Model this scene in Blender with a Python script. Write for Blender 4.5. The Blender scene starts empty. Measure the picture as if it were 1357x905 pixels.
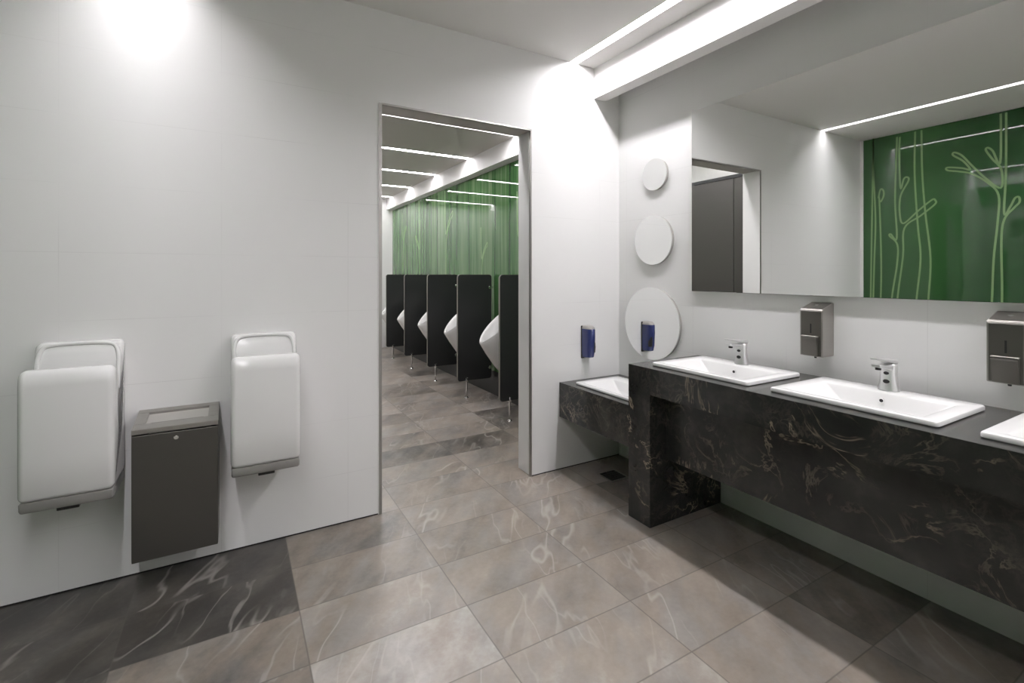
import bpy, bmesh, math, random
from mathutils import Vector, Matrix
random.seed(7)
scn = bpy.context.scene
COL = scn.collection
H = 2.834            # washroom ceiling
H2 = 2.72            # urinal room ceiling
XD = -3.62           # opposite (green glass) wall
YR = -4.6            # rear wall
YF = 6.10            # far wall of the urinal room
WT = 0.167           # thickness of the wall between the rooms
XS = -1.868          # cubicle fronts in the urinal room
DX0, DX1, DZ = -1.79, -0.775, 2.313   # doorway

# ------------------------------------------------------------------ materials
def mat(name, col, rough=0.5, metal=0.0, spec=0.5, coat=0.0):
    m = bpy.data.materials.new(name); m.use_nodes = True
    b = m.node_tree.nodes['Principled BSDF']
    b.inputs['Base Color'].default_value = (*col, 1)
    b.inputs['Roughness'].default_value = rough
    b.inputs['Metallic'].default_value = metal
    b.inputs['Specular IOR Level'].default_value = spec
    b.inputs['Coat Weight'].default_value = coat
    return m
class NT:
    def __init__(s, m): s.t = m.node_tree; s.b = s.t.nodes['Principled BSDF']
    def n(s, ty, **k):
        o = s.t.nodes.new(ty)
        for a, v in k.items():
            if a.startswith('_'): setattr(o, a[1:], v)
            else: o.inputs[a.replace('__', ' ')].default_value = v
        return o
    def l(s, a, b): s.t.links.new(a, b)
    def math(s, op, a, b=None, clamp=False):
        o = s.t.nodes.new('ShaderNodeMath'); o.operation = op; o.use_clamp = clamp
        for i, v in enumerate((a, b)):
            if v is None: continue
            if hasattr(v, 'node'): s.l(v, o.inputs[i])
            else: o.inputs[i].default_value = v
        return o.outputs[0]
    def mix(s, fac, a, b, op='MIX'):
        o = s.t.nodes.new('ShaderNodeMix'); o.data_type = 'RGBA'; o.blend_type = op
        for i, v in ((0, fac), (6, a), (7, b)):
            if hasattr(v, 'node'): s.l(v, o.inputs[i])
            else: o.inputs[i].default_value = v if i == 0 else (*v, 1)
        return o.outputs[2]
    def ramp(s, fac, stops):
        o = s.t.nodes.new('ShaderNodeValToRGB'); cr = o.color_ramp
        while len(cr.elements) > 1: cr.elements.remove(cr.elements[-1])
        for i, (p, c) in enumerate(stops):
            e = cr.elements[0] if i == 0 else cr.elements.new(p)
            e.position = p; e.color = (*c, 1) if hasattr(c, '__len__') else (c, c, c, 1)
        s.l(fac, o.inputs[0]); return o.outputs[0]
    def noise(s, vec, scale, detail=4, rough=0.55, dist=0.0):
        o = s.n('ShaderNodeTexNoise', Scale=scale, Detail=detail, Roughness=rough, Distortion=dist)
        if vec is not None: s.l(vec, o.inputs['Vector'])
        return o.outputs[0]

def wall_tiles(name, col, axis, off):
    """satin white 59 x 29.4 cm wall tiles with hair-fine joints; axis: horizontal direction of the wall"""
    m = mat(name, col, 0.5, 0, 0.25); k = NT(m)
    g = k.n('ShaderNodeNewGeometry'); sp = k.n('ShaderNodeSeparateXYZ'); k.l(g.outputs['Position'], sp.inputs[0])
    u = k.math('ADD', sp.outputs[axis], 40 + off); v = k.math('ADD', sp.outputs[2], 0.027)
    def joint(c, size, w):
        f = k.math('FRACT', k.math('DIVIDE', c, size))
        d = k.math('MULTIPLY', k.math('MINIMUM', f, k.math('SUBTRACT', 1.0, f)), size)
        return k.math('LESS_THAN', d, w)
    j = k.math('MAXIMUM', joint(u, 0.59, 0.0011), joint(v, 0.294, 0.0011))
    nz = k.noise(g.outputs['Position'], 1.2, 2)
    base = k.mix(nz, tuple(c*0.97 for c in col), tuple(min(1, c*1.02) for c in col))
    brk = k.ramp(k.noise(g.outputs['Position'], 1.9, 2), [(0.45, 0.02), (0.62, 0.22)])
    k.l(k.mix(k.math('MULTIPLY', j, brk), base, (0.35, 0.34, 0.33)), k.b.inputs['Base Color'])
    return m
M = {}
WHITE = (0.80, 0.80, 0.79)
M['wallA'] = wall_tiles('white wall tile along x', WHITE, 0, 2.545 - 40 + 59*0.59 - 40 + 40)
M['wallB'] = wall_tiles('white wall tile along y', WHITE, 1, 0.2)
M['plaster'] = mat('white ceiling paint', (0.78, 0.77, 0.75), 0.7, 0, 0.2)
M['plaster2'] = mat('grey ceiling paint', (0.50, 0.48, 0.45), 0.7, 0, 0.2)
M['pelmet'] = mat('white lacquered pelmet', (0.82, 0.81, 0.80), 0.5, 0, 0.3)
M['steel'] = mat('brushed steel trim', (0.42, 0.41, 0.39), 0.35, 0.9)
M['chrome'] = mat('chrome', (0.80, 0.80, 0.80), 0.06, 1.0)
M['chromesatin'] = mat('satin chrome', (0.80, 0.80, 0.80), 0.32, 0.85)
M['ceramic'] = mat('white ceramic', (0.78, 0.78, 0.77), 0.12, 0, 0.5)
M['plastic'] = mat('white dryer plastic', (0.78, 0.78, 0.77), 0.16, 0, 0.5)
M['gplastic'] = mat('grey dryer plastic', (0.36, 0.355, 0.34), 0.4)
M['black'] = mat('black plastic', (0.012, 0.012, 0.012), 0.3)
M['hpl'] = mat('black partition laminate', (0.022, 0.023, 0.023), 0.38)
M['hpledge'] = mat('partition edge band', (0.20, 0.185, 0.165), 0.45)
M['mirror'] = mat('mirror glass', (0.90, 0.91, 0.90), 0.005, 1.0)
M['mirroredge'] = mat('mirror backing board', (0.34, 0.33, 0.31), 0.4)  # grey kept dark to carry the shadow along the mirror edges
M['cubicle'] = mat('dark grey cubicle laminate', (0.075, 0.070, 0.064), 0.4)
M['dispenser'] = mat('brushed steel dispenser', (0.40, 0.385, 0.36), 0.33, 0.85)
M['dispenserdark'] = mat('dark smoked steel', (0.125, 0.118, 0.105), 0.38, 0.7)
M['binfront'] = mat('dark brushed steel bin front', (0.125, 0.12, 0.11), 0.34, 0.8)
M['binrim'] = mat('bin steel rim', (0.40, 0.39, 0.365), 0.3, 0.9)
M['binflap'] = mat('lighter steel flap', (0.55, 0.54, 0.51), 0.35, 0.7)
M['slot'] = mat('dark slot', (0.01, 0.01, 0.01), 0.6)
M['blue'] = mat('translucent blue plastic', (0.028, 0.040, 0.15), 0.12, 0, 0.5, 0.6)
M['greytop'] = mat('grey plastic cap', (0.33, 0.32, 0.30), 0.3)
M['tree'] = mat('pale green printed line', (0.20, 0.33, 0.14), 0.25)
M['grate'] = mat('dark drain grate', (0.06, 0.06, 0.058), 0.35, 0.7)

def emit(name, s):
    m = bpy.data.materials.new(name); m.use_nodes = True
    t = m.node_tree; t.nodes.remove(t.nodes['Principled BSDF'])
    e = t.nodes.new('ShaderNodeEmission'); e.inputs[0].default_value = (1.0, 0.965, 1.0, 1); e.inputs[1].default_value = s
    t.links.new(e.outputs[0], t.nodes['Material Output'].inputs[0])
    return m
M['led'] = emit('led diffuser', 76.0)
M['ledD'] = emit('led diffuser by the green wall', 52.0)
M['led2'] = emit('led diffuser urinal room', 46.0)

# brushed look on steels
for key in ('dispenser', 'binfront', 'binrim', 'steel'):
    k = NT(M[key]); tc = k.n('ShaderNodeTexCoord'); mp = k.n('ShaderNodeMapping'); mp.inputs['Scale'].default_value = (4, 4, 300)
    k.l(tc.outputs['Object'], mp.inputs[0])
    k.l(k.ramp(k.noise(mp.outputs[0], 3, 2), [(0.3, 0.34), (0.7, 0.44)]), k.b.inputs['Roughness'])

def marble():
    m = mat('black marble with tan veins', (0.02, 0.02, 0.02), 0.22, 0, 0.5); k = NT(m)
    g = k.n('ShaderNodeNewGeometry'); P = g.outputs['Position']
    cl = k.noise(P, 3.5, 6, 0.6)
    base = k.ramp(cl, [(0.3, (0.013, 0.014, 0.014)), (0.52, (0.030, 0.031, 0.029)), (0.72, (0.072, 0.071, 0.064))])
    def vein(scale, w, dist, seed, lo, hi):
        ad = k.n('ShaderNodeVectorMath', _operation='ADD'); k.l(P, ad.inputs[0]); ad.inputs[1].default_value = (seed, seed*1.7, seed*0.6)
        v = k.noise(ad.outputs[0], scale, 5, 0.62, dist)
        d = k.math('ABSOLUTE', k.math('SUBTRACT', v, 0.5))
        line = k.ramp(d, [(0.0, 1.0), (w, 0.0)])
        mk = k.noise(ad.outputs[0], 2.6, 3, 0.6)
        return k.math('MULTIPLY', line, k.ramp(mk, [(lo, 0.0), (hi, 1.0)]))
    c = k.mix(k.math('MULTIPLY', vein(2.6, 0.013, 0.9, 3.1, 0.50, 0.62), 0.9), base, (0.36, 0.30, 0.225))
    c = k.mix(k.math('MULTIPLY', vein(6.0, 0.024, 0.7, 9.7, 0.50, 0.66), 0.5), c, (0.25, 0.215, 0.165))
    c = k.mix(k.math('MULTIPLY', vein(15.0, 0.06, 0.5, 5.3, 0.44, 0.68), 0.36), c, (0.11, 0.10, 0.085))
    k.l(c, k.b.inputs['Base Color'])
    return m
M['marble'] = marble()

def green_glass(name, streak):
    m = mat(name, (0.03, 0.12, 0.03), 0.012, 0, 0.55); k = NT(m)
    g = k.n('ShaderNodeNewGeometry'); P = g.outputs['Position']
    mp = k.n('ShaderNodeMapping'); mp.inputs['Scale'].default_value = (1, 1, 0.04); k.l(P, mp.inputs[0])
    if streak:
        s = k.noise(mp.outputs[0], 11, 3, 0.7)
        s2 = k.noise(mp.outputs[0], 1.3, 2)
        f = k.math('ADD', k.math('MULTIPLY', s, 0.65), k.math('MULTIPLY', s2, 0.35))
        c = k.ramp(f, [(0.36, (0.016, 0.066, 0.018)), (0.46, (0.038, 0.115, 0.033)), (0.54, (0.085, 0.165, 0.068)), (0.66, (0.165, 0.24, 0.135))])
    else:
        s = k.noise(mp.outputs[0], 2.4, 2, 0.5)
        c = k.ramp(s, [(0.35, (0.018, 0.070, 0.020)), (0.65, (0.036, 0.105, 0.034))])
    k.l(c, k.b.inputs['Base Color'])
    return m
M['glassD'] = green_glass('green back-painted glass', False)
M['glassU'] = green_glass('green glass printed with bamboo stems', True)

def floor_mat():
    m = mat('slate look floor tile', (0.3, 0.27, 0.24), 0.30, 0, 0.45); k = NT(m)
    g = k.n('ShaderNodeNewGeometry')
    at = k.n('ShaderNodeAttribute', _attribute_name='tone'); ar = k.n('ShaderNodeAttribute', _attribute_name='shift')
    uv = k.n('ShaderNodeUVMap'); su = k.n('ShaderNodeSeparateXYZ'); k.l(uv.outputs[0], su.inputs[0])
    ad = k.n('ShaderNodeVectorMath', _operation='ADD'); k.l(g.outputs['Position'], ad.inputs[0]); k.l(ar.outputs['Vector'], ad.inputs[1])
    P = ad.outputs[0]
    def mapped(rot, sx, sy, loc=0.0):
        ro = k.n('ShaderNodeMapping'); ro.inputs['Rotation'].default_value = (0, 0, rot); k.l(P, ro.inputs[0])
        mp = k.n('ShaderNodeMapping'); mp.inputs['Scale'].default_value = (sx, sy, 1)
        mp.inputs['Location'].default_value = (loc, loc*1.7, 0); k.l(ro.outputs[0], mp.inputs[0]); return mp.outputs[0]
    n1 = k.noise(mapped(-0.85, 1.0, 2.6), 2.1, 4, 0.55); n2 = k.noise(P, 7, 4, 0.6); n3 = k.noise(P, 45, 4, 0.65)
    def add(a, n, w, clamp=False): return k.math('ADD', a, k.math('MULTIPLY', k.math('SUBTRACT', n, 0.5), w), clamp)
    tone = add(add(add(at.outputs['Fac'], n1, 0.75), n2, 0.32), n3, 0.20, True)
    col = k.ramp(tone, [(0.0, (0.052, 0.047, 0.041)), (0.20, (0.095, 0.086, 0.074)), (0.45, (0.225, 0.192, 0.160)), (0.70, (0.318, 0.276, 0.234)), (1.0, (0.50, 0.478, 0.445))])
    # cooler grey clouds between the brown ones
    gy = k.ramp(k.noise(mapped(-1.0, 1.0, 1.8, 5.0), 3.2, 4, 0.6), [(0.42, 0.0), (0.62, 1.0)])
    bw = k.n('ShaderNodeRGBToBW'); k.l(col, bw.inputs[0])
    cb = k.n('ShaderNodeCombineColor')
    for i, f in enumerate((1.0, 0.985, 0.955)): k.l(k.math('MULTIPLY', bw.outputs[0], f), cb.inputs[i])
    col = k.mix(k.math('MULTIPLY', gy, 0.55), col, cb.outputs[0])
    def vein(sc, rot, w, loc, lo, hi, sx, sy):
        v = k.noise(mapped(rot, sx, sy, loc), sc, 3, 0.5)
        d = k.math('ABSOLUTE', k.math('SUBTRACT', v, 0.5))
        mk = k.ramp(k.noise(mapped(rot, 0.6, 1.0, loc+3), 2.2, 2), [(lo, 0.0), (hi, 1.0)])
        return k.math('MULTIPLY', k.ramp(d, [(0.0, 1.0), (w*0.35, 0.75), (w, 0.0)]), mk)
    lite = k.mix(0.38, col, (0.56, 0.53, 0.49))
    col = k.mix(vein(1.7, -0.95, 0.011, 4.0, 0.48, 0.60, 0.5, 1.7), col, lite)
    col = k.mix(k.math('MULTIPLY', vein(3.0, -1.25, 0.013, 11.0, 0.48, 0.62, 0.45, 1.6), 0.7), col, lite)
    # joints, from the tile's own 0..1 uv (0.595 x 0.310 m)
    def edge(c, size):
        return k.math('MULTIPLY', k.math('MINIMUM', c, k.math('SUBTRACT', 1.0, c)), size)
    d = k.math('MINIMUM', edge(su.outputs[0], 0.595), edge(su.outputs[1], 0.310))
    j = k.ramp(d, [(0.0010, 1.0), (0.0022, 0.0)])
    col = k.mix(k.math('MULTIPLY', j, 0.75), col, (0.085, 0.077, 0.068))
    k.l(col, k.b.inputs['Base Color'])
    return m
M['floor'] = floor_mat()

# ------------------------------------------------------------------ mesh helpers
def box(bm, x0, x1, y0, y1, z0, z1, r=0.0, seg=3):
    t = bmesh.new()
    bmesh.ops.create_cube(t, size=1.0)
    for v in t.verts:
        v.co = Vector((x0 + (v.co.x+.5)*(x1-x0), y0 + (v.co.y+.5)*(y1-y0), z0 + (v.co.z+.5)*(z1-z0)))
    if r > 0:
        bmesh.ops.bevel(t, geom=t.edges[:], offset=r, segments=seg, profile=0.5, affect='EDGES', clamp_overlap=True)
    merge(bm, t)
def merge(bm, t):
    mp = {}
    for v in t.verts: mp[v] = bm.verts.new(v.co)
    for f in t.faces:
        try: nf = bm.faces.new([mp[v] for v in f.verts]); nf.smooth = f.smooth
        except ValueError: pass
    t.free()
def loft(bm, rings, cap0=True, cap1=True, smooth=True):
    vs = [[bm.verts.new(p) for p in r] for r in rings]; n = len(rings[0])
    for a, b in zip(vs, vs[1:]):
        for i in range(n):
            f = bm.faces.new((a[i], a[(i+1) % n], b[(i+1) % n], b[i])); f.smooth = smooth
    if cap0: bm.faces.new(vs[0][::-1])
    if cap1: bm.faces.new(vs[-1])
    return vs
def circ(c, r, n, u, v, ru=1.0, rv=1.0):
    c, u, v = Vector(c), Vector(u), Vector(v)
    return [c + u*(r*ru*math.cos(2*math.pi*i/n)) + v*(r*rv*math.sin(2*math.pi*i/n)) for i in range(n)]
def cyl(bm, c0, c1, r0, r1=None, n=24, bev=0.0):
    c0, c1 = Vector(c0), Vector(c1); d = (c1-c0); L = d.length; d.normalize()
    u = d.orthogonal().normalized(); v = d.cross(u); r1 = r0 if r1 is None else r1
    if bev:
        rings = [circ(c0, r0-bev, n, u, v), circ(c0+d*bev, r0, n, u, v), circ(c1-d*bev, r1, n, u, v), circ(c1, r1-bev, n, u, v)]
    else: rings = [circ(c0, r0, n, u, v), circ(c1, r1, n, u, v)]
    loft(bm, rings)
def offset_poly(pts, d):
    """closed polygon moved inwards by d (pts counter-clockwise)"""
    n = len(pts); out = []
    for i in range(n):
        p0, p1, p2 = Vector(pts[i-1]), Vector(pts[i]), Vector(pts[(i+1) % n])
        a, b = (p1-p0).normalized(), (p2-p1).normalized()
        na, nb = Vector((-a.y, a.x)), Vector((-b.y, b.x))
        m = na+nb
        m = m/max(0.35, m.length_squared)*2 if m.length > 1e-6 else na
        out.append(p1 + m*d)
    return out
def extrude_profile(bm, pts, x0, x1, r, seg=4):
    """profile in (y, z), extruded along x with rounded rims"""
    a = sum(pts[i][0]*pts[(i+1) % len(pts)][1]-pts[(i+1) % len(pts)][0]*pts[i][1] for i in range(len(pts)))
    if a < 0: pts = pts[::-1]
    rings = []
    for i in range(seg+1):
        t = math.pi/2*i/seg; rings.append((x0 + r*(1-math.sin(t)), r*(1-math.cos(t))))
    rings = rings[::-1]
    rr = [(x, d) for x, d in rings] + [(x1 - (x-x0), d) for x, d in rings[::-1]]
    rr = sorted(rr)
    L = [[Vector((x, q.x, q.y)) for q in offset_poly(pts, d)] for x, d in rr]
    loft(bm, L)
def smooth_path(p, n=6, closed=False):
    out = []; P = [Vector(q) for q in p]; N = len(P)
    rng = range(N) if closed else range(N-1)
    for i in rng:
        if closed: a, b, c, d = P[i-1], P[i], P[(i+1) % N], P[(i+2) % N]
        else: a, b, c, d = P[max(i-1, 0)], P[i], P[i+1], P[min(i+2, N-1)]
        for k in range(n):
            t = k/n
            out.append(0.5*((2*b)+(c-a)*t+(2*a-5*b+4*c-d)*t*t+(3*b-a-3*c+d)*t**3))
    if not closed: out.append(P[-1])
    return out
def tube(bm, pts, r, n=10):
    P = [Vector(p) for p in pts]; rings = []; u = None
    for i, p in enumerate(P):
        d = (P[min(i+1, len(P)-1)]-P[max(i-1, 0)]).normalized()
        u = d.orthogonal().normalized() if u is None else (u - d*u.dot(d)).normalized()
        rings.append(circ(p, r, n, u, d.cross(u)))
    loft(bm, rings)
def obj(name, bm, m, parent=None, smooth=None):
    bmesh.ops.recalc_face_normals(bm, faces=bm.faces[:])
    me = bpy.data.meshes.new(name); bm.to_mesh(me); bm.free()
    o = bpy.data.objects.new(name, me); COL.objects.link(o)
    me.materials.append(m)
    if smooth is not None:
        for p in me.polygons: p.use_smooth = True
        me.set_sharp_from_angle(angle=math.radians(smooth))
    if parent: o.parent = parent
    return o
def tag(o, label, cat, group=None):
    o['label'] = label; o['category'] = cat
    if group: o['group'] = group
    return o
def thing(name, label, cat, loc=(0, 0, 0), group=None):
    o = bpy.data.objects.new(name, None); COL.objects.link(o); o.location = loc; o.empty_display_size = 0.05
    return tag(o, label, cat, group)
def struct(name, bm, m):
    o = obj(name, bm, m); o['kind'] = 'structure'; return o
def dup(root, loc, label, group=None):
    r = root.copy(); COL.objects.link(r); r.location = loc; r['label'] = label
    if group: r['group'] = group
    for ch in list(root.children):
        c = ch.copy(); COL.objects.link(c); c.parent = r
        for g in list(ch.children):
            d = g.copy(); COL.objects.link(d); d.parent = c
    return r
def B(): return bmesh.new()

# ------------------------------------------------------------------ the setting
def build_floor():
    bm = B(); uvl = bm.loops.layers.uv.new('UVMap')
    tone = bm.faces.layers.float.new('tone'); sh = bm.faces.layers.float_vector.new('shift')
    T = {(-1,0):.07, (-1,1):.09, (-2,0):.07, (-2,1):.08, (-2,2):.10, (-1,2):.40, (-1,3):.42, (-3,0):.1, (-3,1):.12,
         (0,0):.38, (0,1):.46, (0,2):.62, (0,3):.80, (0,4):.66, (0,-1):.55,
         (1,0):.50, (1,1):.48, (1,2):.56, (1,3):.58, (1,4):.66, (1,5):.7, (1,-1):.45,
         (2,0):.50, (2,1):.48, (2,2):.52, (2,3):.58, (2,4):.62, (2,5):.60, (3,2):.50, (3,3):.5, (3,4):.42, (3,5):.36, (3,6):.5}
    W, D = 0.595, 0.310
    X1 = 0.06
    for i in range(-3, 5):
        for j in range(-20, 16):
            x0, x1 = -2.265+W*i, -2.265+W*(i+1); y1, y0 = -D*j, -D*(j+1)
            cx0, cx1, cy0, cy1 = max(x0, XD-0.03), min(x1, X1), max(y0, YR-0.03), min(y1, YF+0.03)
            if cx1-cx0 < 1e-4 or cy1-cy0 < 1e-4: continue
            q = [(cx0, cy0), (cx1, cy0), (cx1, cy1), (cx0, cy1)]
            f = bm.faces.new([bm.verts.new((x, y, 0)) for x, y in q])
            for lp, (x, y) in zip(f.loops, q): lp[uvl].uv = ((x-x0)/W, (y-y0)/D)
            f[tone] = T.get((i, j), random.choice((.3, .4, .45, .5, .5, .55, .6, .68)))
            f[sh] = Vector((random.uniform(-20, 20), random.uniform(-20, 20), 0))
    # slab under the tiles
    box(bm, XD-0.03, X1, YR-0.03, YF+0.03, -0.06, -0.004)
    bmesh.ops.recalc_face_normals(bm, faces=bm.faces[:])
    for f in bm.faces:
        if len(f.verts) == 4 and abs(f.calc_center_median().z) < 1e-4 and f.normal.z < 0: f.normal_flip()
    me = bpy.data.meshes.new('floor'); bm.to_mesh(me); bm.free()
    o = bpy.data.objects.new('floor', me); COL.objects.link(o); me.materials.append(M['floor']); o['kind'] = 'structure'
build_floor()

bm = B()   # wall with the dryers and the doorway
box(bm, XD-0.1, DX0, 0, WT, 0, H+0.15); box(bm, DX1, 0.16, 0, WT, 0, H+0.15); box(bm, DX0, DX1, 0, WT, DZ, H+0.15)
struct('wall_left', bm, M['wallA'])
bm = B(); box(bm, 0, 0.12, YR, 0, 0, H+0.15); struct('wall_right', bm, M['wallB'])
bm = B(); box(bm, XD-0.12, XD-0.012, YR, 0, 0, H+0.15); struct('wall_opposite', bm, M['plaster'])
bm = B(); box(bm, XD-0.12, 0.12, YR-0.12, YR, 0, H+0.15); struct('wall_rear', bm, M['wallA'])
bm = B(); box(bm, XS-0.12, 0.16, YF, YF+0.12, 0, H2+0.15); struct('wall_far', bm, M['wallA'])
bm = B(); box(bm, 0.045, 0.16, WT, YF, 0, H2+0.15); struct('wall_urinal', bm, M['plaster'])
bm = B(); box(bm, XS-0.12, XS-0.03, WT, YF, 0, H2+0.15); struct('wall_cubicle', bm, M['plaster'])

SA0, SA1 = -0.455, -0.390       # slot above the basins
SD0, SD1 = -2.880, -2.815       # slot by the green wall
bm = B()
for a, b in ((XD-0.012, SD0), (SD1, SA0), (SA1, 0.0)): box(bm, a, b, YR, 0, H, H+0.12)
struct('ceiling', bm, M['plaster'])
STR = [0.29, 1.39, 2.50, 3.59, 4.71, 5.78]; SW = 0.034  # first strip is added out of view to brighten the door jamb
XP = -0.074                     # face of the urinal-room bulkhead
bm = B(); edges = [WT]
for y in STR: edges += [y-SW, y+SW]
edges.append(YF)
for a, b in zip(edges[::2], edges[1::2]): box(bm, XS-0.03, XP, a, b, H2, H2+0.12)
box(bm, XP, 0.045, WT, YF, H2, H2+0.12)
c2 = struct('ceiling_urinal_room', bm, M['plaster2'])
bm = B(); box(bm, XP, 0.045, WT, YF, 2.527, H2); struct('trim_1', bm, M['pelmet'])
bm = B(); box(bm, 0.026, 0.045, WT, YF, 0, 0.26); struct('trim_7', bm, M['hpl'])  # black strip added for the dark reflection at the glass foot
bm = B(); box(bm, -0.239, -0.134, YR, 0, 2.614, H); struct('trim_2', bm, M['pelmet'])
# dark sealant joint at the foot of the tiled wall
bm = B(); box(bm, XD+0.002, DX0-0.003, -0.0025, 0, 0.0003, 0.0055); box(bm, DX1+0.003, -0.003, -0.0025, 0, 0.0003, 0.0055); struct('baseboard_left', bm, M['slot'])
# steel edge trims of the doorway
t = 0.017; bm = B()
box(bm, DX0-0.002, DX0+t, -0.004, WT+0.004, 0, DZ); struct('trim_3', bm, M['pelmet'])
bm = B(); box(bm, DX1-0.006, DX1+0.002, -0.004, 0.02, 0, DZ); box(bm, DX0+t, DX1-0.006, -0.004, 0.02, DZ-0.008, DZ+0.002)
box(bm, DX0+0.002, DX0+t+0.002, -0.0055, -0.0035, 0, DZ)
struct('trim_4', bm, M['steel'])
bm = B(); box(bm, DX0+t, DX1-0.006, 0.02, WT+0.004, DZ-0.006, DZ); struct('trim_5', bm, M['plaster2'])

# ------------------------------------------------------------------ light strips
def strip_y(x0, x1, label, m, dep):
    t = thing('ceiling_light_strip', label, 'light', ((x0+x1)/2, YR/2, H), 'long light strips of the washroom')
    w = (x1-x0)/2; L = -YR/2
    bm = B(); box(bm, -w+.002, w-.002, -L+.003, L-.003, dep, dep+.006); obj('diffuser', bm, M[m], t)
    bm = B(); box(bm, -w, w, -L, L, dep+.007, dep+.036); box(bm, -w, -w+.0018, -L, L, 0.0, dep+.007); box(bm, w-.0018, w, -L, L, 0.0, dep+.007)
    obj('housing', bm, M['pelmet'], t)
strip_y(SA0, SA1, 'long recessed white light strip beside the pelmet above the basins', 'led', 0.018)
strip_y(SD0, SD1, 'long recessed light strip along the green glass wall, seen in the mirror', 'ledD', 0.040)
ORD = ['ceiling light strip just inside the urinal room, right behind the door head',
       'first ceiling light strip in sight through the doorway, close below its head', 'second ceiling light strip beyond the doorway, counted from its head',
       'third ceiling light strip beyond the doorway, in the middle of the five', 'fourth ceiling light strip beyond the doorway, last but one before the far wall',
       'last ceiling light strip beyond the doorway, nearest the far wall']
for y, lb in zip(STR, ORD):
    t = thing('ceiling_light_strip', lb, 'light', ((XS-0.03+XP)/2, y, H2), 'cross light strips in the urinal room')
    L = (XP-(XS-0.03))/2
    bm = B(); box(bm, -L+.003, L-.002, -SW+.002, SW-.002, 0.010, 0.016); obj('diffuser', bm, M['led2'], t)
    bm = B(); box(bm, -L, L, -SW, SW, 0.017, 0.06); box(bm, -L, L, -SW, -SW+.0018, 0, 0.017); box(bm, -L, L, SW-.0018, SW, 0, 0.017)
    obj('housing', bm, M['pelmet'], t)

# ------------------------------------------------------------------ green glass walls with printed trees
f_, cx_, hy_, h_ = 638., 678.5, 363., 1.35
th = math.atan2(cx_-311, f_); CX, CY = -2.49, -2.72
def seen_in_mirror(x, y):
    """photo pixel -> (Y, z) on the green wall, via the wall mirror"""
    r = (x-cx_)/f_; s, c = math.sin(th), math.cos(th)
    dx, dy, dz = c*r+s, -s*r+c, -(y-hy_)/f_
    Xm = -2*0.024-(XD+0.001); k = (Xm-CX)/dx
    return CY+k*dy, h_+k*dz
def ribbon(bm, path, w, x, closed=False):
    P = smooth_path([(a, b, 0) for a, b in path], 6, closed); n = len(P); L = []; R = []
    for i, p in enumerate(P):
        a = P[i-1] if (i or closed) else p; b = P[(i+1) % n] if (i < n-1 or closed) else p
        d = (b-a).normalized(); q = Vector((-d.y, d.x, 0))*(w/2)
        for lst, e in ((L, p+q), (R, p-q)): lst.append((bm.verts.new((x, e.x, e.y)), bm.verts.new((x+0.0012, e.x, e.y))))
    for i in range(n if closed else n-1):
        j = (i+1) % n
        bm.faces.new((L[i][1], R[i][1], R[j][1], L[j][1])); bm.faces.new((L[i][0], L[j][0], R[j][0], R[i][0]))
        bm.faces.new((L[i][0], L[i][1], L[j][1], L[j][0])); bm.faces.new((R[i][0], R[j][0], R[j][1], R[i][1]))
TREES = [
 [[(738,300),(738,380),(746,560),(742,700),(738,845)], [(764,845),(766,700),(760,500),(757,485),(764,455),(774,460),(774,480),(764,500)]],
 [[(803,845),(822,720),(823,650),(796,620),(800,613),(821,628),(815,500),(818,380),(822,270)],
  [(823,845),(843,690),(848,592),(905,548),(955,508),(957,494),(945,492),(895,532),(845,575),(832,545),(834,480),(862,425),(858,412),(846,418),(834,450),(830,330),(832,270)]],
 [[(890,850),(905,700),(895,580),(884,400),(886,250)], [(932,850),(940,700),(922,540),(911,400),(908,240)]],
 [[(1156,860),(1163,700),(1177,570),(1180,475),(1140,430),(1085,400),(1040,392),(1000,388),(1000,378),(1050,380),(1080,385),(1055,355),(1020,335),(1024,325),(1050,335),(1085,370),(1130,412),(1188,450),(1190,385),(1160,350),(1136,318),(1142,308),(1160,320),(1186,362),(1188,180)],
  [(1192,860),(1190,640),(1200,562),(1235,520),(1254,500),(1252,482),(1238,486),(1222,515),(1200,540),(1206,400),(1207,170)]],
]
g = thing('glass_wall_panel', 'dark green glossy glass wall with drawn bare trees, reflected in the big mirror', 'glass panel', (XD-0.012, YR/2, 0))
bm = B(); box(bm, 0, 0.012, YR/2+0.004, -YR/2-0.03, 0.01, H-0.004, 0.0015, 1); obj('glass_sheet', bm, M['glassD'], g)
def wtree(strokes, dy=0.0):
    bm = B()
    for k, st in enumerate(strokes):
        pts = []
        for q in st:
            Y, z = seen_in_mirror(880+q[0]*.3756, 80+q[1]*.3756)
            pts.append((Y+dy-YR/2, min(max(z, 0.02), H-0.02)))
        # run the trunk on down to the foot of the glass
        lo = pts[0]; pts = [(lo[0]+0.02, 0.03), (lo[0]+0.03, 0.55)] + pts
        ribbon(bm, pts, 0.016, 0.0121)
    obj('printed_tree', bm, M['tree'], g)
for T in TREES: wtree(T)
for dy, T in ((-1.55, TREES[1]), (-1.7, TREES[2]), (-1.75, TREES[3])): wtree(T, dy)
bm = B(); box(bm, XD-0.012, XD+0.002, -0.030, 0, 0, H-0.004); struct('trim_6', bm, M['pelmet'])

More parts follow.
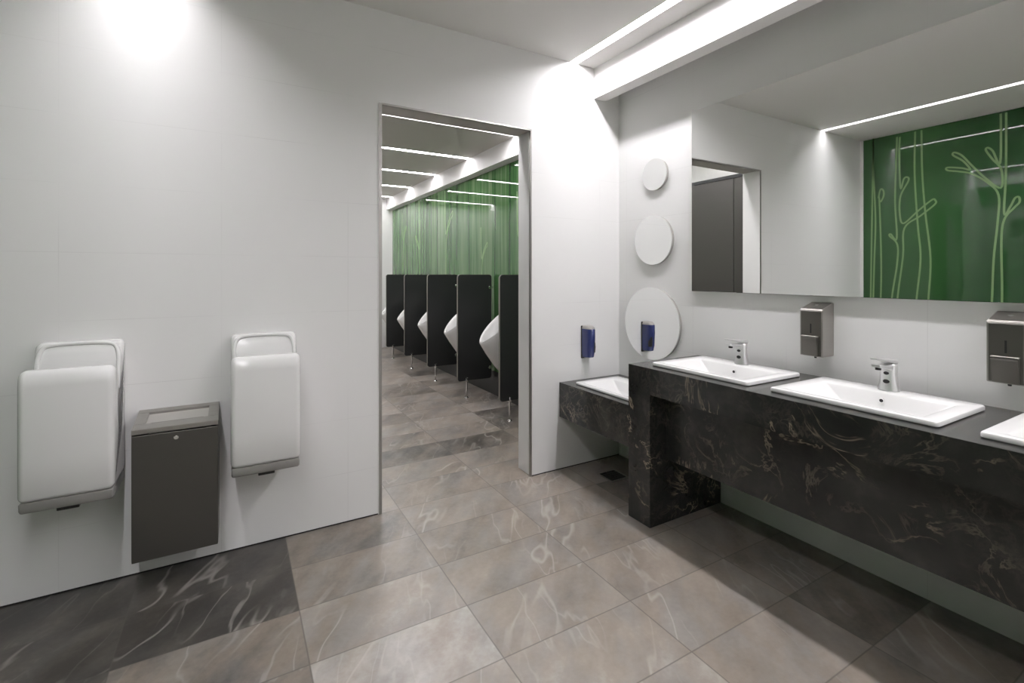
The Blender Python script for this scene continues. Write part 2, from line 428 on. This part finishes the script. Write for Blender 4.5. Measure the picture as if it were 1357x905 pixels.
g = thing('glass_wall_panel', 'green glass wall printed with bamboo streaks behind the urinals', 'glass panel', (0.030, 3.1, 0))
bm = B(); box(bm, 0, 0.012, WT+0.01-3.1, YF-0.03-3.1, 0.262, 2.520, 0.0015, 1); obj('glass_sheet', bm, M['glassU'], g)
def branch(bm, Y, z, s, fl=1):
    ribbon(bm, [(Y-3.1, z-0.9*s), (Y-3.1+fl*0.02*s, z-0.4*s), (Y-3.1, z), (Y-3.1-fl*0.09*s, z+0.16*s), (Y-3.1-fl*0.16*s, z+0.22*s), (Y-3.1-fl*0.15*s, z+0.26*s), (Y-3.1-fl*0.05*s, z+0.16*s), (Y-3.1+fl*0.03*s, z+0.05*s), (Y-3.1+fl*0.05*s, z+0.5*s)], 0.018, -0.0013)
for (Y, z, s, fl) in ((2.35, 1.50, 0.8, 1), (3.45, 1.85, 1.3, 1), (4.6, 1.7, 1.0, -1), (1.5, 1.7, 1.0, 1), (5.4, 1.9, 1.0, 1)):
    bm = B(); branch(bm, Y, z, s, fl); obj('printed_tree', bm, M['tree'], g)

# ------------------------------------------------------------------ mirrors
t = thing('wall_mirror', 'large frameless rectangular mirror above the basins', 'mirror', (0, -0.68, 1.243))
LM = 2.30
bm = B(); box(bm, -0.024, -0.018, -LM, 0, 0, 1.117, 0.0015, 1); obj('mirror_glass', bm, M['mirror'], t)
bm = B(); box(bm, -0.018, 0, -LM+.004, -.004, 0.004, 1.113); obj('backing', bm, M['mirroredge'], t)
for d, Y, z, lb in ((0.215, -0.372, 2.025, 'smallest round mirror, topmost of three on the wall beside the big mirror'),
                    (0.335, -0.357, 1.580, 'medium round mirror, middle of the three in a column'),
                    (0.495, -0.340, 1.012, 'largest round mirror, lowest of the three above the low sink')):
    t = thing('round_mirror', lb, 'mirror', (0, Y, z), 'round mirrors in the corner')
    bm = B(); cyl(bm, (-0.026, 0, 0), (-0.020, 0, 0), d/2, n=72); obj('mirror_glass', bm, M['mirror'], t, 30)
    bm = B(); cyl(bm, (-0.020, 0, 0), (0, 0, 0), d/2-0.003, n=72); obj('backing', bm, M['mirroredge'], t, 30)

# ------------------------------------------------------------------ counters
def slab_with_hole(bm, x0, x1, y0, y1, z0, z1, holes):
    ys = sorted([y0, y1] + [v for hh in holes for v in hh[2:]])
    hs = sorted(holes, key=lambda q: q[2]); y = y0
    for hx0, hx1, hy0, hy1 in hs:
        box(bm, x0, x1, y, hy0, z0, z1); box(bm, x0, hx0, hy0, hy1, z0, z1); box(bm, hx1, x1, hy0, hy1, z0, z1); y = hy1
    box(bm, x0, x1, y, y1, z0, z1)
CZ = 0.8475; YE = -2.98
BAS = [(-1.10), (-1.770), (-2.440)]
BX0, BX1, BW = -0.510, -0.090, 0.572
t = thing('vanity_counter', 'long black marble counter with tan veins carrying the row of basins', 'counter', (0, 0, 0))
bm = B(); slab_with_hole(bm, -0.58, -0.002, YE, -0.711, CZ-0.03, CZ, [(BX0+.03, BX1-.03, y-BW/2+.058, y+BW/2-.058) for y in BAS]); obj('countertop', bm, M['marble'], t)
bm = B(); box(bm, -0.58, -0.55, YE+0.16, -0.871, 0.707, CZ-0.03); obj('apron', bm, M['marble'], t)
for y0, y1 in ((-0.871, -0.711), (YE, YE+0.16)):
    bm = B(); box(bm, -0.58, -0.002, y0, y1, 0, CZ-0.03); obj('leg', bm, M['marble'], t)
bm = B(); box(bm, -0.460, -0.430, YE+0.16, -0.871, 0.346, 0.728); obj('front_panel', bm, M['marble'], t)
t = thing('low_counter', 'low black marble counter in the corner holding the small sink', 'counter', (0, 0, 0))
LY = -0.36; LW = 0.52
bm = B(); slab_with_hole(bm, -0.546, -0.002, -0.709, -0.002, 0.572, 0.602, [(-0.46, -0.13, LY-LW/2+.058, LY+LW/2-.058)]); obj('countertop', bm, M['marble'], t)
bm = B(); box(bm, -0.546, -0.516, -0.709, -0.002, 0.365, 0.572); obj('apron', bm, M['marble'], t)
bm = B(); box(bm, -.50, -.02, -.034, -.0005, .53, .572); box(bm, -.034, -.0005, -.70, -.034, .53, .572); obj('mounting_rail', bm, M['steel'], t)

def rrect(x0, x1, y0, y1, z, r, n=5):
    out = []
    for cx, cy, a in ((x1-r, y1-r, 0), (x0+r, y1-r, 90), (x0+r, y0+r, 180), (x1-r, y0+r, 270)):
        for i in range(n+1):
            q = math.radians(a+90*i/n); out.append(Vector((cx+r*math.cos(q), cy+r*math.sin(q), z)))
    return out
def make_basin(label, loc, dx, wy, lip=0.020, group=None):
    """rim on the counter at z=0; user side is -x"""
    t = thing('washbasin', label, 'basin', loc, group)
    x0, x1, y0, y1 = -dx/2, dx/2, -wy/2, wy/2
    bm = B()
    def R(i0, i1, sy, z, r): return rrect(x0+i0, x1-i1, y0+sy, y1-sy, z, r)
    rings = [R(.034, .034, .062, -.11, .03), R(.034, .034, .062, .0008, .03), R(.004, .004, .004, 0.0008, .014), R(0, 0, 0, .004, .016), R(0, 0, 0, lip-.006, .016), R(.002, .002, .002, lip-.002, .015), R(.007, .007, .007, lip, .012),
             R(.030, .092, .050, lip-.0005, .016), R(.036, .098, .056, lip-.003, .016), R(.041, .103, .062, lip-.008, .016), R(.055, .112, .115, lip-.060, .02), R(.075, .125, .165, lip-.085, .03), R(.11, .16, .22, lip-.094, .03)]
    loft(bm, rings)
    o = obj('bowl', bm, M['ceramic'], t, 40)
    xo = x1-.1105; zo = lip-.034
    bm = B(); cyl(bm, (xo+.004, 0, zo), (xo-.004, 0, zo), .0095, n=20); ov = obj('overflow_ring', bm, M['chrome'], t, 40)
    bm = B(); cyl(bm, (xo-.0035, 0, zo), (xo-.0048, 0, zo), .0068, n=20); obj('overflow_hole', bm, M['slot'], ov)
    bm = B(); cyl(bm, (-.025, 0, lip-.094), (-.025, 0, lip-.089), .022, n=28, bev=.002); obj('drain', bm, M['chrome'], t, 40)
    return t
BL = ['white rectangular basin nearest the corner, first on the marble counter', 'white rectangular basin between the two steel soap dispensers',
      'white rectangular basin at the right edge of the picture, below the rightmost dispenser']
b0 = make_basin(BL[0], ((BX0+BX1)/2, BAS[0], CZ), BX1-BX0, BW, group='basins on the long counter')
for y, lb in zip(BAS[1:], BL[1:]): dup(b0, ((BX0+BX1)/2, y, CZ), lb)
make_basin('small low white sink set into the corner counter under the blue dispenser', (-0.295, LY, 0.602), 0.385, LW, 0.016)

def make_faucet(label, loc):
    t = thing('basin_faucet', label, 'faucet', loc, 'chrome faucets on the basins')
    bm = B(); X, Y = (1, 0, 0), (0, 1, 0)
    loft(bm, [circ((0, 0, z), r, 36, X, Y, ex, ey) for z, r, ex, ey in ((0, .031, .95, 1.18), (.003, .033, .95, 1.18), (.010, .0325, .92, 1.15), (.035, .029, .9, 1.10), (.075, .0275, .9, 1.08), (.100, .0285, .92, 1.08), (.1085, .0285, .92, 1.08), (.1115, .0265, .92, 1.08))])
    bd = obj('body', bm, M['chromesatin'], t, 40)
    def sweep(path):
        rings = []
        for x, z, w, hgt in path:
            q = rrect(-w/2, w/2, -hgt/2, hgt/2, 0, min(w, hgt)*.35, 3)
            rings.append([Vector((x, v.x, z+v.y)) for v in q])
        bm = B(); loft(bm, rings); return bm
    sp = obj('spout', sweep([(-.006, .096, .046, .024), (-.045, .102, .042, .018), (-.080, .107, .038, .014), (-.108, .111, .036, .012), (-.112, .1115, .030, .009)]), M['chromesatin'], t, 40)
    bm = B(); cyl(bm, (-.092, 0, .1045), (-.092, 0, .094), .0105, n=20); obj('aerator', bm, M['black'], sp, 40)
    obj('lever', sweep([(.026, .117, .034, .009), (.022, .120, .048, .014), (-.020, .125, .046, .012), (-.070, .132, .036, .009), (-.122, .141, .030, .008), (-.127, .142, .022, .005)]), M['chromesatin'], t, 40)
    for z, r, a in ((.074, .0085, .0235), (.040, .0105, .0240)):  # black discs stand in for dark reflections on the chrome body
        bm = B(); loft(bm, [circ((-a, 0, z), r, 20, Y, (0, 0, 1), 1.15, .85), circ((-a-.0035, 0, z), r*.9, 20, Y, (0, 0, 1), 1.15, .85)]); obj('sensor_eye', bm, M['black'], bd, 40)
    return t
FX = -0.138; FZ = CZ+0.020
f0 = make_faucet('chrome single lever faucet on the basin nearest the corner', (FX, BAS[0], FZ))
dup(f0, (FX, BAS[1], FZ), 'chrome single lever faucet on the basin between the two soap dispensers')
dup(f0, (FX, BAS[2], FZ), 'chrome single lever faucet on the basin at the right edge')

def make_dispenser(label, loc):
    """back at x=0 on the wall, front towards -x; z=0 bottom"""
    t = thing('soap_dispenser', label, 'soap dispenser', loc, 'steel soap dispensers')
    w, d, hf, hb = .104, .100, .225, .254
    bm = B()
    pts = [(0, 0), (-d, 0), (-d, hf-.004), (-d+.004, hf), (0, hb)]
    n = len(pts)
    a = [bm.verts.new((x, -w/2, z)) for x, z in pts]; b = [bm.verts.new((x, w/2, z)) for x, z in pts]
    bm.faces.new(a); bm.faces.new(b[::-1])
    for i in range(n): bm.faces.new((a[i], b[i], b[(i+1) % n], a[(i+1) % n]))
    bmesh.ops.bevel(bm, geom=bm.edges[:], offset=.002, segments=2, affect='EDGES', clamp_overlap=True)
    obj('body', bm, M['dispenser'], t)
    bm = B(); q4 = [(-.006, hb-.0015), (-d+.006, hf+.0018), (-d+.006, hf+.0035), (-.006, hb+.0005)]
    a = [bm.verts.new((x, -w/2+.006, z)) for x, z in q4]; b = [bm.verts.new((x, w/2-.006, z)) for x, z in q4]
    bm.faces.new(a); bm.faces.new(b[::-1])
    for i in range(4): bm.faces.new((a[i], b[i], b[(i+1) % 4], a[(i+1) % 4]))
    obj('lid', bm, M['dispenserdark'], t)
    bm = B(); box(bm, -d-.003, -d+.001, -w/2+.006, w/2-.006, .004, hf-.010, .0012, 1); fr = obj('front_cover', bm, M['dispenserdark'], t)
    bm = B(); box(bm, -d-.0036, -d-.0028, -.003, .003, .110, .155); obj('level_window', bm, M['slot'], fr)
    bm = B(); pp = [(-d-.002, .002), (-d-.010, .004), (-d-.022, .086), (-d-.019, .092), (-d-.002, .093)]
    a = [bm.verts.new((x, -.036, z)) for x, z in pp]; b = [bm.verts.new((x, .036, z)) for x, z in pp]
    bm.faces.new(a); bm.faces.new(b[::-1])
    for i in range(5): bm.faces.new((a[i], b[i], b[(i+1) % 5], a[(i+1) % 5]))
    bmesh.ops.bevel(bm, geom=bm.edges[:], offset=.0015, segments=2, affect='EDGES', clamp_overlap=True)
    pb = obj('push_button', bm, M['dispenserdark'], t)
    bm = B(); box(bm, -d-.0195, -d-.0035, -.037, .037, .0935, .0985, .001, 1); obj('button_edge', bm, M['dispenser'], pb)
    zt = hf+(hb-hf)*.5
    bm = B(); cyl(bm, (-d/2, 0, zt-.002), (-d/2-.0009, 0, zt+.004), .008, n=18); obj('lock', bm, M['chrome'], t, 40)
    bm = B(); cyl(bm, (-d*.62, 0, .001), (-d*.62, 0, -.012), .007, .005, n=14); obj('nozzle', bm, M['black'], t, 40)
    return t
d0 = make_dispenser('steel soap dispenser on the wall below the mirror, between first and second basin', (0, -1.438, .957))
dup(d0, (0, -2.110, .957), 'steel soap dispenser at the right edge, partly cut off by the picture')

# blue dispenser on the wall beside the doorway
t = thing('blue_soap_dispenser', 'small blue and black soap dispenser on the white wall above the low sink', 'soap dispenser', (-0.318, 0, .752))
w2 = .040
def dring(z, d, w, back=0.0):
    out = []
    for i in range(17):
        a = math.pi*i/16
        out.append(Vector((-w*math.cos(a), -back-d*abs(math.sin(a))**.62, z)))
    return out
bm = B(); loft(bm, [dring(z, d, w, .012) for z, d, w in ((.008, .050, .030), (.012, .064, .036), (.05, .074, w2), (.15, .080, w2), (.205, .078, w2), (.212, .074, .039))]); obj('tank', bm, M['blue'], t, 45)
bm = B(); loft(bm, [dring(z, d, w, .011) for z, d, w in ((.211, .077, .0405), (.218, .074, .0395), (.231, .055, .034), (.234, .040, .028))]); obj('cap', bm, M['greytop'], t, 45)
bm = B(); box(bm, -w2-.002, w2+.002, -.012, 0, 0, .232, .003, 2); obj('mounting_plate', bm, M['black'], t, 30)
bm = B(); loft(bm, [[Vector((v.x*.56+.014, v.y-.003, v.z)) for v in dring(z, d, w, .012)] for z, d, w in ((.040, .060, .030), (.048, .071, .040), (.085, .0745, .040), (.115, .075, .028), (.122, .072, .018))]); obj('push_lever', bm, M['black'], t, 45)

# ------------------------------------------------------------------ hand dryers
def make_dryer(label, loc):
    """x centred, back at y=0, z=0 underside"""
    t = thing('hand_dryer', label, 'hand dryer', loc, 'white hand dryers')
    w = .288
    prof = [(-.003, .045), (-.215, .045), (-.232, .048), (-.239, .060), (-.240, .20), (-.240, .48), (-.234, .520), (-.218, .538), (-.196, .541), (-.172, .528), (-.160, .500),
            (-.150, .40), (-.140, .30), (-.125, .262), (-.105, .258), (-.092, .29), (-.084, .40), (-.074, .505), (-.058, .575), (-.048, .606), (-.036, .620), (-.018, .624), (-.003, .624)]
    bm = B(); extrude_profile(bm, prof, -w/2, w/2, .022, 5); obj('body', bm, M['plastic'], t, 50)
    pb = [(-.006, 0.004), (-.150, 0.0), (-.222, .002), (-.231, .012), (-.236, .044), (-.006, .044)]
    bm = B(); extrude_profile(bm, pb, -w/2+.003, w/2-.003, .010, 3); bs = obj('base_cover', bm, M['gplastic'], t, 40)
    bm = B(); box(bm, -.034, .034, -.222, -.150, -.010, .004, .002, 1); obj('drain_tray', bm, M['black'], bs)
    bm = B(); box(bm, -.145+.02, .145-.02, -.1235, -.107, .2605, .2640); obj('slot_liner', bm, M['gplastic'], t)
    bm = B(); rim = [(-.131, -.080, .42), (-.131, -.074, .50), (-.130, -.064, .555), (-.122, -.054, .592), (-.104, -.047, .610), (-.06, -.044, .616), (0, -.043, .617), (.06, -.044, .616), (.104, -.047, .610), (.122, -.054, .592), (.130, -.064, .555), (.131, -.074, .50), (.131, -.080, .42)]
    tube(bm, smooth_path(rim, 5), .0085, 12); obj('rim', bm, M['plastic'], t, 60)
    bm = B(); box(bm, -.11, .11, -.005, 0, .06, .56); obj('mounting_plate', bm, M['steel'], t)
    return t
d1 = make_dryer('white hand dryer left of the steel bin, close to the left edge', (-3.055, 0, .440))
dup(d1, (-2.362, 0, .432), 'white hand dryer right of the steel bin, nearer the doorway')

# ------------------------------------------------------------------ bin
t = thing('waste_bin', 'dark brushed steel waste bin on the wall between the two hand dryers', 'bin', (-2.708, 0, .150))
w, d = .308, .200; zf, zb = .550, .585
def slab(pts, x0, x1, bev=.003):
    bm = B(); n = len(pts)
    a = [bm.verts.new((x0, y, z)) for y, z in pts]; b = [bm.verts.new((x1, y, z)) for y, z in pts]
    bm.faces.new(a); bm.faces.new(b[::-1])
    for i in range(n): bm.faces.new((a[i], b[i], b[(i+1) % n], a[(i+1) % n]))
    if bev: bmesh.ops.bevel(bm, geom=bm.edges[:], offset=bev, segments=2, affect='EDGES', clamp_overlap=True)
    return bm
ztop = lambda y: zb+(zf-zb)*(-y/d)
bm = B()   # four-sided sleeve, open at the top
for (x0, x1) in ((-w/2, -w/2+.006), (w/2-.006, w/2)):
    merge(bm, slab([(0, 0), (-d, 0), (-d, zf-.012), (0, zb-.012)], x0, x1, .001))
box(bm, -w/2+.006, w/2-.006, -.006, 0, 0, zb-.014); box(bm, -w/2+.006, w/2-.006, -d, -.006, 0, .006)
obj('body', bm, M['binfront'], t)
bm = B(); box(bm, -w/2+.001, w/2-.001, -d-.004, -d+.012, -.004, zf-.027, .0015, 1); fr = obj('front_door', bm, M['binfront'], t)
bm = B(); cyl(bm, (0, -d-.003, zf-.052), (0, -d-.011, zf-.052), .009, n=20, bev=.001); obj('lock', bm, M['chrome'], fr, 40)
bm = B()   # sloping rim frame with the throw-in opening
rx, ry0, ry1 = .040, -.035, -.150
for (x0, x1, y0, y1) in ((-w/2, w/2, 0, ry0), (-w/2, w/2, ry1, -d-.004), (-w/2, -w/2+rx, ry0, ry1), (w/2-rx, w/2, ry0, ry1)):
    merge(bm, slab([(y0, ztop(y0)-.012), (y1, ztop(y1)-.012), (y1, ztop(y1)), (y0, ztop(y0))], x0, x1, .001))
box(bm, -w/2, w/2, -d-.005, -d, zf-.020, zf-.002)
obj('rim', bm, M['binrim'], t)
bm = slab([(ry0, ztop(ry0)-.013), (ry1+.020, ztop(ry1)-.011), (ry1+.020, ztop(ry1)-.008), (ry0, ztop(ry0)-.010)], -w/2+rx-.01, w/2-rx+.01, 0)
obj('flap', bm, M['binflap'], t)
bm = slab([(ry1+.020, ztop(ry1)-.006), (ry1+.0005, ztop(ry1)-.0035), (ry1+.0005, ztop(ry1)-.002), (ry1+.020, ztop(ry1)-.0045)], -w/2+rx+.018, w/2-rx-.018, 0)  # black sheet painted for the shade inside the throw-in opening
obj('throw_slot', bm, M['slot'], t)
bm = B(); box(bm, -.12, .12, -.007, 0, .05, .5); obj('mounting_plate', bm, M['steel'], t)
bm = B(); box(bm, -w/2+.008, w/2-.008, -d+.014, -.010, .44, .446); obj('liner_lid', bm, M['slot'], t)

# ------------------------------------------------------------------ floor drain
t = thing('floor_drain', 'small square dark floor drain grate beneath the low corner counter', 'drain', (-.298, -.268, 0))
bm = B(); s = .075
for a in ((-s, s, -s, -s+.010), (-s, s, s-.010, s), (-s, -s+.010, -s+.010, s-.010), (s-.010, s, -s+.010, s-.010)): box(bm, *a, .0005, .005)
obj('frame', bm, M['steel'], t)
bm = B(); q = s-.012
box(bm, -q, q, -q, q, .0004, .0015)
for i in range(5):
    y = -q+.012+i*.026
    box(bm, -q, -.006, y, y+.012, .0015, .0042); box(bm, .006, q, y, y+.012, .0015, .0042)
cyl(bm, (0, 0, .0015), (0, 0, .0055), .010, n=16)
obj('grate', bm, M['grate'], t)

# ------------------------------------------------------------------ urinal room
PY = [1.133, 2.085, 3.025, 3.965, 4.91]
def rounded_panel(bm, x0, x1, y0, y1, z0, z1, r):
    q = rrect(x0, x1, z0, z1, 0, r, 6)
    a = [bm.verts.new((v.x, y0, v.y)) for v in q]; b = [bm.verts.new((v.x, y1, v.y)) for v in q]; n = len(q)
    bm.faces.new(a); bm.faces.new(b[::-1])
    return a, b, n
def make_partition(label, y):
    t = thing('urinal_partition', label, 'partition', (0, y, 0), 'black urinal partitions')
    x0, x1, z0, z1, e = -.405, .004, .186, 1.343, .014
    bm = B(); rounded = rrect(x0+.002, x1, z0+.002, z1-.002, 0, .03, 6)
    loft(bm, [[Vector((v.x, s, v.y)) for v in rounded] for s in (-e, e)], smooth=False); obj('panel', bm, M['hpl'], t)
    bm = B(); big = rrect(x0, x1+.002, z0, z1, 0, .032, 6)
    n = len(big)
    L = [[bm.verts.new((v.x, s, v.y)) for v in r] for s in (-e+.0015, e-.0015) for r in (big, rounded)]
    for i in range(n):
        j = (i+1) % n
        for p, r in ((0, 1), (1, 3), (3, 2), (2, 0)): bm.faces.new((L[p][i], L[p][j], L[r][j], L[r][i]))
    obj('edge_band', bm, M['hpledge'], t)
    bm = B(); cyl(bm, (-.295, 0, .012), (-.295, 0, z0-.002), .011, n=18); cyl(bm, (-.295, 0, 0), (-.295, 0, .012), .022, .016, n=20); box(bm, -.309, -.281, -.019, .019, z0-.012, z0+.035, .003, 2)
    obj('leg', bm, M['chrome'], t, 40)
    for z in (.31, 1.20):
        bm = B(); cyl(bm, (-.020, -e-.012, z), (-.020, e+.012, z), .017, n=18, bev=.002); box(bm, -.020, .0295, -.012, .012, z-.012, z+.012)
        obj('wall_clip', bm, M['chrome'], t, 40)
    return t
PL = ['black urinal partition nearest the doorway, half hidden by its right jamb', 'second black urinal partition from the doorway', 'black urinal partition in the middle of the five',
      'fourth black urinal partition from the doorway', 'black urinal partition farthest from the doorway']
p0 = make_partition(PL[0], PY[0])
for y, lb in zip(PY[1:], PL[1:]): dup(p0, (0, y, 0), lb)

def make_urinal(label, y):
    t = thing('urinal', label, 'urinal', (0, y, 0), 'white urinals on the green wall')
    n = 40; bm = B()
    def oring(tip, back, wy, k=1.0):
        """oval through tip (front, -x) and back point in the xz plane"""
        T, Bk = Vector((tip[0], 0, tip[1])), Vector((back[0], 0, back[1])); c = (T+Bk)/2; u = (T-Bk)/2; out = []
        for i in range(n):
            a = 2*math.pi*i/n; ca, sa = math.cos(a), math.sin(a)
            wid = wy*(1.0 if ca < 0 else 1-.25*ca*ca)
            if ca < 0: sa = math.copysign(abs(sa)**.6, sa)
            out.append(c+u*ca+Vector((0, wid*sa, 0)))
        return out
    rings = [oring((-.075, .300), (0.026, .262), .060), oring((-.110, .315), (0.027, .300), .095), oring((-.205, .420), (0.027, .420), .130), oring((-.300, .550), (0.027, .60), .150),
             oring((-.352, .632), (0.027, .86), .160), oring((-.364, .655), (0.020, .985), .163), oring((-.360, .668), (0.004, .992), .158),
             oring((-.338, .668), (-.020, .968), .136), oring((-.330, .650), (-.030, .945), .128), oring((-.270, .560), (-.050, .80), .105), oring((-.190, .480), (-.070, .62), .075), oring((-.14, .46), (-.09, .50), .03)]
    loft(bm, rings); obj('bowl', bm, M['ceramic'], t, 50)
    bm = B(); cyl(bm, (-.115, 0, .4795), (-.117, 0, .4840), .018, n=18); obj('drain_cover', bm, M['chrome'], t, 40)
    bm = B(); cyl(bm, (.0, 0, .93), (-.075, 0, .90), .008, n=12); obj('water_inlet', bm, M['chrome'], t, 40)
    bm = B(); box(bm, .022, .0298, -.10, .10, .40, .90); obj('mounting_plate', bm, M['steel'], t)
    return t
UL = ['white urinal nearest the doorway, its tip beside the nearest partition', 'white urinal between the second and third partition from the doorway', 'white urinal in the third bay from the doorway',
      'white urinal between the fourth and the farthest partition', 'white urinal beyond the farthest partition, only its tip in sight']
u0 = make_urinal(UL[0], 1.61)
for y, lb in zip((2.555, 3.495, 4.437, 5.385), UL[1:]): dup(u0, (0, y, 0), lb)

# cubicle fronts opposite the urinals (seen through the doorway in the mirror)
t = thing('cubicle_front', 'dark grey toilet cubicle front seen through the doorway in the mirror', 'cubicle', (XS-.03, WT, 0))
zc = 2.34
bm = B(); box(bm, 0, .030, .004, .165, .10, zc-.035); obj('side_panel', bm, M['cubicle'], t)
bm = B(); box(bm, .001, .031, .172, .90, .10, zc-.035, .002, 1); dr = obj('door', bm, M['cubicle'], t)
bm = B(); cyl(bm, (.031, .235, 1.0), (.062, .235, 1.0), .012, n=18, bev=.002); obj('knob', bm, M['chrome'], dr, 40)
bm = B(); box(bm, 0, .030, .907, 2.4, .10, zc-.035); obj('side_panel', bm, M['cubicle'], t)
bm = B(); box(bm, 0, .034, .004, 2.4, zc-.033, zc); obj('head_rail', bm, M['hpl'], t)
for y in (.09, .95, 2.3):
    bm = B(); cyl(bm, (.016, y, 0), (.016, y, .10), .014, n=14); obj('foot', bm, M['chrome'], t, 40)

# ------------------------------------------------------------------ camera, world, output
cd = bpy.data.cameras.new('camera'); cam = bpy.data.objects.new('camera', cd); COL.objects.link(cam)
cd.sensor_width = 36; cd.sensor_fit = 'HORIZONTAL'; cd.lens = 36*f_/1357
cd.shift_y = -(452.5-hy_)/1357
cd.clip_start = 0.02
cam.location = (CX, CY, h_); cam.rotation_euler = (math.pi/2, 0, -th)
scn.camera = cam
w = bpy.data.worlds.new('world'); scn.world = w; w.use_nodes = True
w.node_tree.nodes['Background'].inputs[0].default_value = (0.5, 0.5, 0.5, 1); w.node_tree.nodes['Background'].inputs[1].default_value = 0.0
vs = scn.view_settings
vs.view_transform = 'Standard'; vs.look = 'None'; vs.gamma = 1; vs.use_curve_mapping = False
vs.exposure = 0.16
cy = scn.cycles
cy.max_bounces = 14; cy.diffuse_bounces = 8; cy.glossy_bounces = 6; cy.sample_clamp_indirect = 8
cy.use_denoising = True
